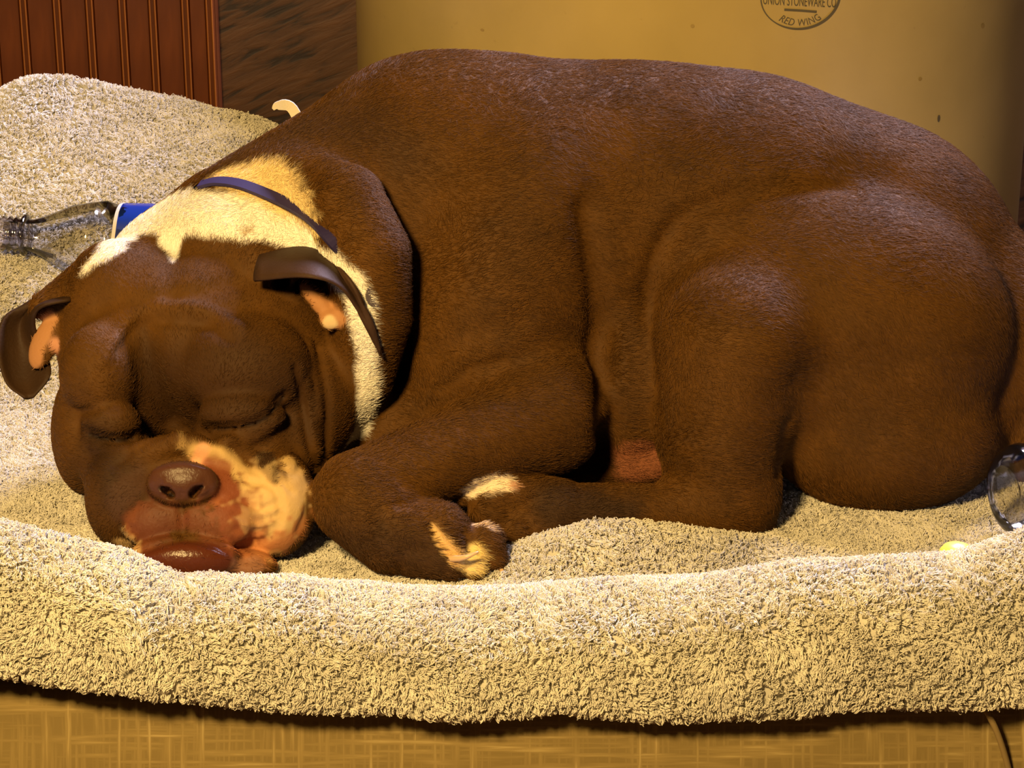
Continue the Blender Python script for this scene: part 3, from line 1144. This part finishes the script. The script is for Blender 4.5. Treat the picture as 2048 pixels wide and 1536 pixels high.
# --- hair
def hair_object(name, pts, radii, colors, material):
    """pts (S,K,3) strands; radii (K,) or (S,K); colors (S,3)"""
    S_, K_ = pts.shape[:2]
    hc = bpy.data.hair_curves.new(name)
    hc.add_curves([K_] * S_)
    hc.attributes['position'].data.foreach_set('vector', np.ascontiguousarray(pts, dtype=np.float32).ravel())
    ra = hc.attributes.get('radius') or hc.attributes.new('radius', 'FLOAT', 'POINT')
    rr = np.broadcast_to(np.asarray(radii, dtype=np.float32), (S_, K_))
    ra.data.foreach_set('value', np.ascontiguousarray(rr).ravel())
    a = hc.attributes.new('tint', 'FLOAT_COLOR', 'CURVE')
    c4 = np.ones((S_, 4), dtype=np.float32); c4[:, :3] = colors
    a.data.foreach_set('color', c4.ravel())
    hc.materials.append(material)
    o = bpy.data.objects.new(name, hc)
    COL.objects.link(o)
    return o

def scatter(V, Q, N, count, weight=None):
    """random points on a quad mesh: positions, normals, nearest vertex index"""
    a = np.linalg.norm(np.cross(V[Q[:, 2]] - V[Q[:, 0]], V[Q[:, 3]] - V[Q[:, 1]]), axis=1) * 0.5
    if weight is not None:
        a = a * weight[Q].mean(1)
    cs = np.cumsum(a)
    f = np.minimum(np.searchsorted(cs, rng.random(count) * cs[-1]), len(Q) - 1)
    u, v = rng.random(count), rng.random(count)
    w = np.stack([(1 - u) * (1 - v), u * (1 - v), u * v, (1 - u) * v], 1)
    q = Q[f]
    pos = (V[q] * w[:, :, None]).sum(1)
    nor = (N[q] * w[:, :, None]).sum(1)
    nor /= np.linalg.norm(nor, axis=1, keepdims=True) + 1e-12
    return pos, nor, q[np.arange(count), w.argmax(1)]

if HAIR:
    facing = (np.einsum('ij,ij->i', DN, DV - CAM) / np.linalg.norm(DV - CAM, axis=1)) < 0.35
    wgt = (1 - bare) * facing * (DV[:, 2] > 0.004)
    wgt *= np.where(DV[:, 0] < -0.1, 1.25, 1.0)
    pos, nor, vi = scatter(DV, DQ, DN, HAIR, wgt)
    head_c = P(390, 830, .04)
    hd = np.linalg.norm((pos - head_c), axis=1)
    onhead = smooth01((0.16 - hd) / 0.05)
    flow = np.tile(np.array([0.9, 0.15, -0.35]), (len(pos), 1))
    flow[:, 2] -= 0.5 * smooth01((pos[:, 0] - 0.1) / 0.2)
    radial = pos - P(365, 965, -.08)
    radial /= np.linalg.norm(radial, axis=1, keepdims=True)
    flow = flow * (1 - onhead[:, None]) + radial * onhead[:, None]
    flow += 0.55 * np.stack([hash_noise(pos, 30, s) for s in (11, 12, 13)], 1)
    flow += 0.30 * rng.normal(size=pos.shape)
    flow -= nor * np.einsum('ij,ij->i', flow, nor)[:, None]
    flow /= np.linalg.norm(flow, axis=1, keepdims=True) + 1e-9
    L = 0.0060 * (1 - 0.45 * onhead) * (0.7 + 0.6 * rng.random(len(pos)))
    lift = 0.22 + 0.16 * rng.random(len(pos))
    d0 = flow * np.cos(lift)[:, None] + nor * np.sin(lift)[:, None]
    d1 = flow * np.cos(lift * 0.5)[:, None] + nor * np.sin(lift * 0.5)[:, None]
    p0 = pos - nor * 0.0004
    p1 = p0 + d0 * (L * 0.5)[:, None]
    p2 = p1 + d1 * (L * 0.5)[:, None]
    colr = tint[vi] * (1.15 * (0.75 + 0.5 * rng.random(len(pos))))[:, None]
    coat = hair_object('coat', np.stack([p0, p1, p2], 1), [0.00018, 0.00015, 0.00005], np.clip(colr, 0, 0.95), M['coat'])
    child(coat, body)
    tag(coat, kind='stuff')

# --- claws
def claw(p0, p1, p2, r):
    pts = spline([P(*p0), P(*p1), P(*p2)], 8)
    v, f = tube(pts, list(np.linspace(r, r * 0.25, 8)), 8)
    o = mesh_obj('claw', v, f, M['claw'])
    child(o, dog)
claw((892, 1117, -.068), (925, 1116, -.078), (957, 1104, -.078), 0.0032)
claw((915, 988, -.006), (903, 985, -.008), (893, 984, -.008), 0.0018)
claw((1000, 1135, -.056), (1008, 1148, -.058), (1012, 1160, -.058), 0.0020)

# --- collar
ring = [(400, 373, .165), (440, 366, .145), (500, 378, .12), (600, 425, .085), (668, 488, .062), (722, 560, .07), (745, 640, .08), (745, 760, .09), (720, 880, .11),
        (600, 900, .16), (420, 820, .22), (320, 690, .26), (320, 520, .25), (370, 425, .22), (400, 373, .165)]
def ring_pt(i, p):
    if i < 5 or i == len(ring) - 1:
        q = surf(p[0], p[1])
        return q - 0.0022 * E_F + 0.0012 * E_U
    return P(*p)
rc = spline([ring_pt(i, p) for i, p in enumerate(ring)], 160)
cc = rc.mean(0)
tz = np.gradient(rc, axis=0); tz /= np.linalg.norm(tz, axis=1, keepdims=True)
rad = rc - cc; rad -= tz * np.einsum('ij,ij->i', rad, tz)[:, None]; rad /= np.linalg.norm(rad, axis=1, keepdims=True)
wid = np.cross(tz, rad)
v, f = [], []
for i in range(len(rc)):
    for a, b in ((-1, -1), (1, -1), (1, 1), (-1, 1)):
        v.append(rc[i] + wid[i] * 0.0048 * a + rad[i] * 0.0013 * b)
n = len(rc)
for i in range(n - 1):
    for k in range(4):
        k2 = (k + 1) % 4
        f.append((i * 4 + k, (i + 1) * 4 + k, (i + 1) * 4 + k2, i * 4 + k2))
collar = empty('dog_collar', P(500, 378, .12))
tag(collar, 'thin violet blue collar around the sleeping dog\'s neck', 'collar')
child(mesh_obj('band', v, f, M['collar'], None, False), collar)
tg = P(757, 590, .035)
bm = bmesh.new()
bmesh.ops.create_cone(bm, cap_ends=True, segments=20, radius1=0.010, radius2=0.010, depth=0.002)
bmesh.ops.rotate(bm, verts=bm.verts, matrix=Matrix.Rotation(math.radians(80), 3, 'X') @ Matrix.Rotation(math.radians(25), 3, 'Y'))
bmesh.ops.translate(bm, verts=bm.verts, vec=Vector(tg))
child(bm_obj('tag', bm, M['tag']), collar)

# ---------------------------------------------------------------- fleece blanket
BX = np.linspace(-0.62, 0.62, 400)
def row_from_px(Y, anchors):
    """height along x of a blanket row at depth Y, from photo positions"""
    pts = sorted([tuple(P(a, b, Y)[[0, 2]]) for a, b in anchors])
    xs_, zs_ = zip(*pts)
    z = np.interp(BX, xs_, zs_)
    k = np.exp(-0.5 * (np.arange(-6, 7) / 2.5) ** 2); k /= k.sum()
    return np.convolve(np.pad(z, 6, mode='edge'), k, mode='valid')
hem = 0.003 + row_from_px(-0.204, [(-500, 1270), (-200, 1310), (0, 1345), (200, 1385), (400, 1412), (700, 1422), (1000, 1432), (1400, 1432), (1700, 1420), (2048, 1405), (2500, 1370)])
crest_px = [(-500, 985), (-200, 1010), (0, 1045), (100, 1064), (200, 1088), (270, 1112), (330, 1150), (362, 1172), (395, 1150), (440, 1160), (480, 1166), (600, 1168), (800, 1185),
            (950, 1192), (1100, 1178), (1250, 1168), (1400, 1156), (1500, 1140), (1600, 1126), (1750, 1116), (1900, 1108), (1960, 1095), (2048, 1060), (2250, 1010), (2500, 990)]
crest = row_from_px(-0.145, crest_px) - 0.0035
mound = row_from_px(-0.035, [(-500, 1138), (850, 1138), (950, 1136), (1000, 1118), (1080, 1082), (1190, 1050), (1300, 1056), (1420, 1072), (1540, 1086), (1650, 1112), (1760, 1134), (2500, 1130)])
left = smooth01((-0.13 - BX) / 0.10)
back_crest = row_from_px(0.60, [(-500, 200), (-100, 225), (0, 187), (60, 161), (140, 150), (200, 152), (300, 188), (380, 222), (430, 236), (530, 248), (640, 280), (800, 500), (1000, 800), (2500, 800)]) - 0.004
one = np.ones_like(BX)
rows = [  # (Y along x, z along x)
    (-0.201 * one, hem - 0.001),
    (-0.207 * one, hem + 0.003),
    (-0.2045 * one, hem * 0.62 + crest * 0.38),
    (-0.190 * one, hem * 0.22 + crest * 0.78),
    (-0.168 * one, crest * 0.97 + hem * 0.03),
    (-0.145 * one, crest),
    (-0.122 * one, crest * 0.72),
    (-0.098 * one, crest * 0.22),
    (-0.075 * one, crest * 0.03 + mound * 0.15),
    (-0.052 * one, mound * 0.80),
    (-0.035 * one, mound),
    (-0.012 * one, mound * 0.55),
    (0.015 * one, mound * 0.05),
    (0.10 * one, 0 * one),
    (0.20 * one, 0.002 * one),
    (0.25 * one + 0.04 * left, 0.004 + 0.014 * left),
    (0.31 * one + 0.08 * left, 0.005 + 0.088 * left),
    (0.37 * one + 0.13 * left, 0.006 + 0.157 * left),
    (0.41 * one + 0.17 * left, np.minimum(0.008 + 0.20 * left, back_crest * left + 0.01 * (1 - left) - 0.004)),
    (0.42 * one + 0.18 * left, back_crest * left + 0.008 * (1 - left)),
    (0.425 * one + 0.205 * left, (back_crest - 0.012) * left + 0.002 * (1 - left)),
    (0.43 * one + 0.225 * left, (back_crest - 0.06) * left - 0.02 * (1 - left)),
]
RY = np.array([r[0] for r in rows]); RZ_ = np.array([r[1] for r in rows])
NV = 330
BV = np.zeros((len(BX), NV, 3))
for i in range(len(BX)):
    c = spline(np.stack([RY[:, i], RZ_[:, i]], 1), NV * 2)
    dl = np.concatenate([[0], np.cumsum(np.linalg.norm(np.diff(c, axis=0), axis=1))])
    t = np.linspace(0, dl[-1], NV)
    BV[i, :, 0] = BX[i]
    BV[i, :, 1] = np.interp(t, dl, c[:, 0]); BV[i, :, 2] = np.interp(t, dl, c[:, 1])
flat = BV.reshape(-1, 3)
nb = hash_noise(flat, 14, 21) * 0.004 + hash_noise(flat, 38, 22) * 0.0018
amp = np.clip((np.abs(flat[:, 1] + 0.16) < 0.06) * 1.0 + (flat[:, 1] > 0.26) * 1.0, 0.25, 1)
flat[:, 2] += nb * amp
# soft gathers radiating down the front face, and a few folds on the back slope
fr = smooth01((-0.10 - flat[:, 1]) / 0.06)
flat[:, 1] += fr * 0.5 * (0.004 * np.sin(flat[:, 0] * 34 + flat[:, 2] * 25) + 0.003 * np.sin(flat[:, 0] * 61 + 1.3 + flat[:, 2] * 40))
bk_ = smooth01((flat[:, 1] - 0.30) / 0.1) * smooth01((-0.18 - flat[:, 0]) / 0.05)
flat[:, 2] += bk_ * 0.6 * (0.005 * np.sin((flat[:, 0] * 0.9 + flat[:, 1] * 0.5) * 42) + 0.004 * np.sin(flat[:, 0] * 26 + 2))
flat[:, 2] -= 0.012 * np.exp(-((flat[:, 0] - P(148, 160, 0.58)[0]) / 0.0035) ** 2) * smooth01((flat[:, 1] - 0.53) / 0.05)
nI, nJ = len(BX), NV
gi, gj = np.meshgrid(np.arange(nI - 1), np.arange(nJ - 1), indexing='ij')
a_ = (gi * nJ + gj).ravel()
BQ = np.stack([a_, a_ + nJ, a_ + nJ + 1, a_ + 1], 1)
BN = smooth_fields(flat, BQ)
bt = np.tile(np.array([0.54, 0.515, 0.46]), (len(flat), 1)) * (1 + 0.08 * hash_noise(flat, 30, 31) + 0.08 * hash_noise(flat, 120, 32))[:, None]
blanket = fast_mesh('fleece_blanket', flat, BQ, M['fleece'])
set_attrs(blanket.data, bt)
tag(blanket, 'cream fleece blanket bunched along the front under the sleeping dog', 'blanket')

def blanket_at(x, y):
    m = (np.abs(flat[:, 0] - x) < 0.006) & (np.abs(flat[:, 1] - y) < 0.006)
    return float(flat[m][:, 2].max()) if m.any() else 0.0

if PILE:
    w = np.ones(len(flat))
    w *= (np.abs(flat[:, 0]) < 0.615)
    w *= np.where(flat[:, 1] > 0.25, np.where(flat[:, 0] < -0.12, 0.75, 0.12), 1.0)
    w *= np.where((flat[:, 1] > 0.12) & (flat[:, 0] > -0.15), 0.15, 1.0)
    pos, nor, vi = scatter(flat, BQ, BN, PILE, w)
    NS = 7
    T = len(pos)
    # each tuft leans its own way, neighbours lean alike
    lean = np.stack([hash_noise(pos, 50, s) for s in (41, 42, 43)], 1) * 0.85 + 0.30 * rng.normal(size=pos.shape)
    lean[:, 2] -= 0.35
    lean -= nor * np.einsum('ij,ij->i', lean, nor)[:, None]
    hgt = 0.0042 * (0.75 + 0.5 * rng.random(T))
    tip = pos + nor * hgt[:, None] + lean * hgt[:, None] * 0.9
    col = bt[vi] * 1.25 * (0.92 + 0.16 * rng.random(T))[:, None]
    root = np.repeat(pos, NS, 0) + rng.normal(size=(T * NS, 3)) * 0.0010
    ends = np.repeat(tip, NS, 0) + rng.normal(size=(T * NS, 3)) * 0.0006
    nn = np.repeat(nor, NS, 0); hh = np.repeat(hgt, NS)
    m1 = root + nn * (hh * 0.55)[:, None] + rng.normal(size=root.shape) * 0.0005
    m2 = root * 0.35 + ends * 0.65 + nn * (hh * 0.35)[:, None] + rng.normal(size=root.shape) * 0.0005
    strands = np.stack([root - nn * 0.0006, m1, m2, ends], 1)
    pile = hair_object('pile', strands, [0.00033, 0.00033, 0.00028, 0.00012], np.clip(np.repeat(col, NS, 0), 0, 0.95), M['pile'])
    child(pile, blanket)
    tag(pile, kind='stuff')

# ---------------------------------------------------------------- bottles
def bottle(name, origin, axis, roll, label, crumple=0.0, seed=1):
    """clear bottle lying with its mouth at the origin and its base along axis"""
    root = empty(name)
    tag(root, label, 'bottle', 'clear plastic bottles beside the dog')
    def part(nm, prof, m, parent, n=56, a0=0.0, a1=2 * math.pi, noise=0.0):
        v, f = [], []
        full = a1 - a0 > 6.2
        k_ = n if full else n + 1
        for r, h in prof:
            for k in range(k_):
                a = a0 + (a1 - a0) * k / n
                v.append([r * math.cos(a), r * math.sin(a), h])
        v = np.array(v)
        if noise:
            rr = np.linalg.norm(v[:, :2], axis=1)
            d = noise * (hash_noise(v, 55, seed) + 0.5 * hash_noise(v, 120, seed + 1)) * smooth01((rr - 0.015) / 0.01)
            v[:, :2] *= (1 + d / np.maximum(rr, 1e-4))[:, None]
        for j in range(len(prof) - 1):
            for k in range(n):
                k2 = (k + 1) % n if full else k + 1
                f.append((j * k_ + k, j * k_ + k2, (j + 1) * k_ + k2, (j + 1) * k_ + k))
        return mesh_obj(nm, v, f, m, parent)
    R = 0.031
    pr = [(0.0125, 0.0), (0.0125, 0.022), (0.0130, 0.028), (0.016, 0.036), (0.022, 0.048), (0.027, 0.060), (0.030, 0.074), (R, 0.085)]
    for k in range(14):
        h = 0.085 + 0.105 * k / 13
        pr.append((R - (0.0012 if k % 3 == 1 else 0), h))
    pr += [(R, 0.194), (R - 0.001, 0.200), (R - 0.004, 0.206), (R - 0.009, 0.208), (0.015, 0.205), (0.006, 0.199), (0.0005, 0.198)]
    body_ = part('body', pr, M['plastic'], root, noise=crumple)
    rings = []
    for h in (0.004, 0.009, 0.014):
        rings += [(0.0126, h - 0.0016), (0.0142, h), (0.0126, h + 0.0016)]
    part('neck_thread', [(0.0126, 0.0005)] + rings + [(0.0126, 0.017)], M['plastic_ring'], root)
    part('neck_ring', [(0.0128, 0.0195), (0.0165, 0.0202), (0.0165, 0.0222), (0.0128, 0.0235)], M['plastic_ring'], root)
    lab = part('label', [(R + 0.0004, 0.098), (R + 0.0006, 0.12), (R + 0.0004, 0.145)], M['label_blue'], root, 48, 0, 2 * math.pi, crumple)
    part('label_stripe', [(R + 0.0008, 0.0975), (R + 0.0009, 0.1005)], M['label_white'], lab, 48, 0, 2 * math.pi, crumple)
    z = Vector(axis).normalized()
    x = z.orthogonal().normalized()
    y = z.cross(x)
    root.matrix_world = Matrix.Translation(Vector(origin)) @ Matrix((x, y, z)).transposed().to_4x4() @ Matrix.Rotation(roll, 4, 'Z') @ Matrix.Scale(1.12, 4)
    return root
b0 = P(-2, 466, 0.40); b1 = P(330, 492, 0.385)
bl = bottle('plastic_bottle', b0, b1 - b0, 0.6, 'crumpled open clear plastic bottle with a blue label behind the dog\'s head', 0.0022)
e0 = P(2008, 985, 0.0); e1 = e0 + np.array([0.18, 0.055, 0.0])
d_ = (e0 - e1) / np.linalg.norm(e0 - e1)
br = bottle('plastic_bottle', e0 - d_ * 0.208 * 1.12, d_, 0.2, 'clear plastic bottle at the right edge, its rounded base toward the dog\'s rump', 0.0008, 9)

# ---------------------------------------------------------------- small things
yc = P(1912, 1122, -0.085)
v, f = lathe([(0.0002, 0.0135), (0.005, 0.013), (0.009, 0.0112), (0.0118, 0.0078), (0.0128, 0.004), (0.0128, -0.008), (0.0110, -0.008), (0.0110, 0.003)], 40)
o = mesh_obj('yellow_cap', v, f, M['yellow'])
o.location = yc
tag(o, 'small bright yellow rounded cap peeping over the front blanket fold', 'cap')

# pale cloth strip lying behind the dog, only its corner in sight
cl = spline([P(546, 218, .40), P(556, 211, .40), P(586, 219, .395), P(620, 300, .385), P(680, 420, .38), P(740, 560, .375), P(800, 720, .37)], 40)
wdt = np.concatenate([np.linspace(0.0012, 0.0045, 10), np.full(30, 0.0045)])
v, f = [], []
for i, p in enumerate(cl):
    t = cl[min(i + 1, 39)] - cl[max(i - 1, 0)]; t /= np.linalg.norm(t)
    nrm = np.cross(t, [0, 1, 0]); nrm /= np.linalg.norm(nrm)
    for a_, b_ in ((-1, -1), (1, -1), (1, 1), (-1, 1)):
        v.append(p + nrm * wdt[i] * a_ + np.array([0, 0.0012, 0]) * b_)
for i in range(39):
    for k in range(4):
        k2 = (k + 1) % 4
        f.append((i * 4 + k, (i + 1) * 4 + k, (i + 1) * 4 + k2, i * 4 + k2))
f += [(0, 1, 2, 3), (159, 158, 157, 156)]
o = mesh_obj('cloth_strip', v, f, M['scrap'], None, False)
tag(o, 'pale cloth corner showing between the dog\'s shoulder and the dark wood', 'cloth')
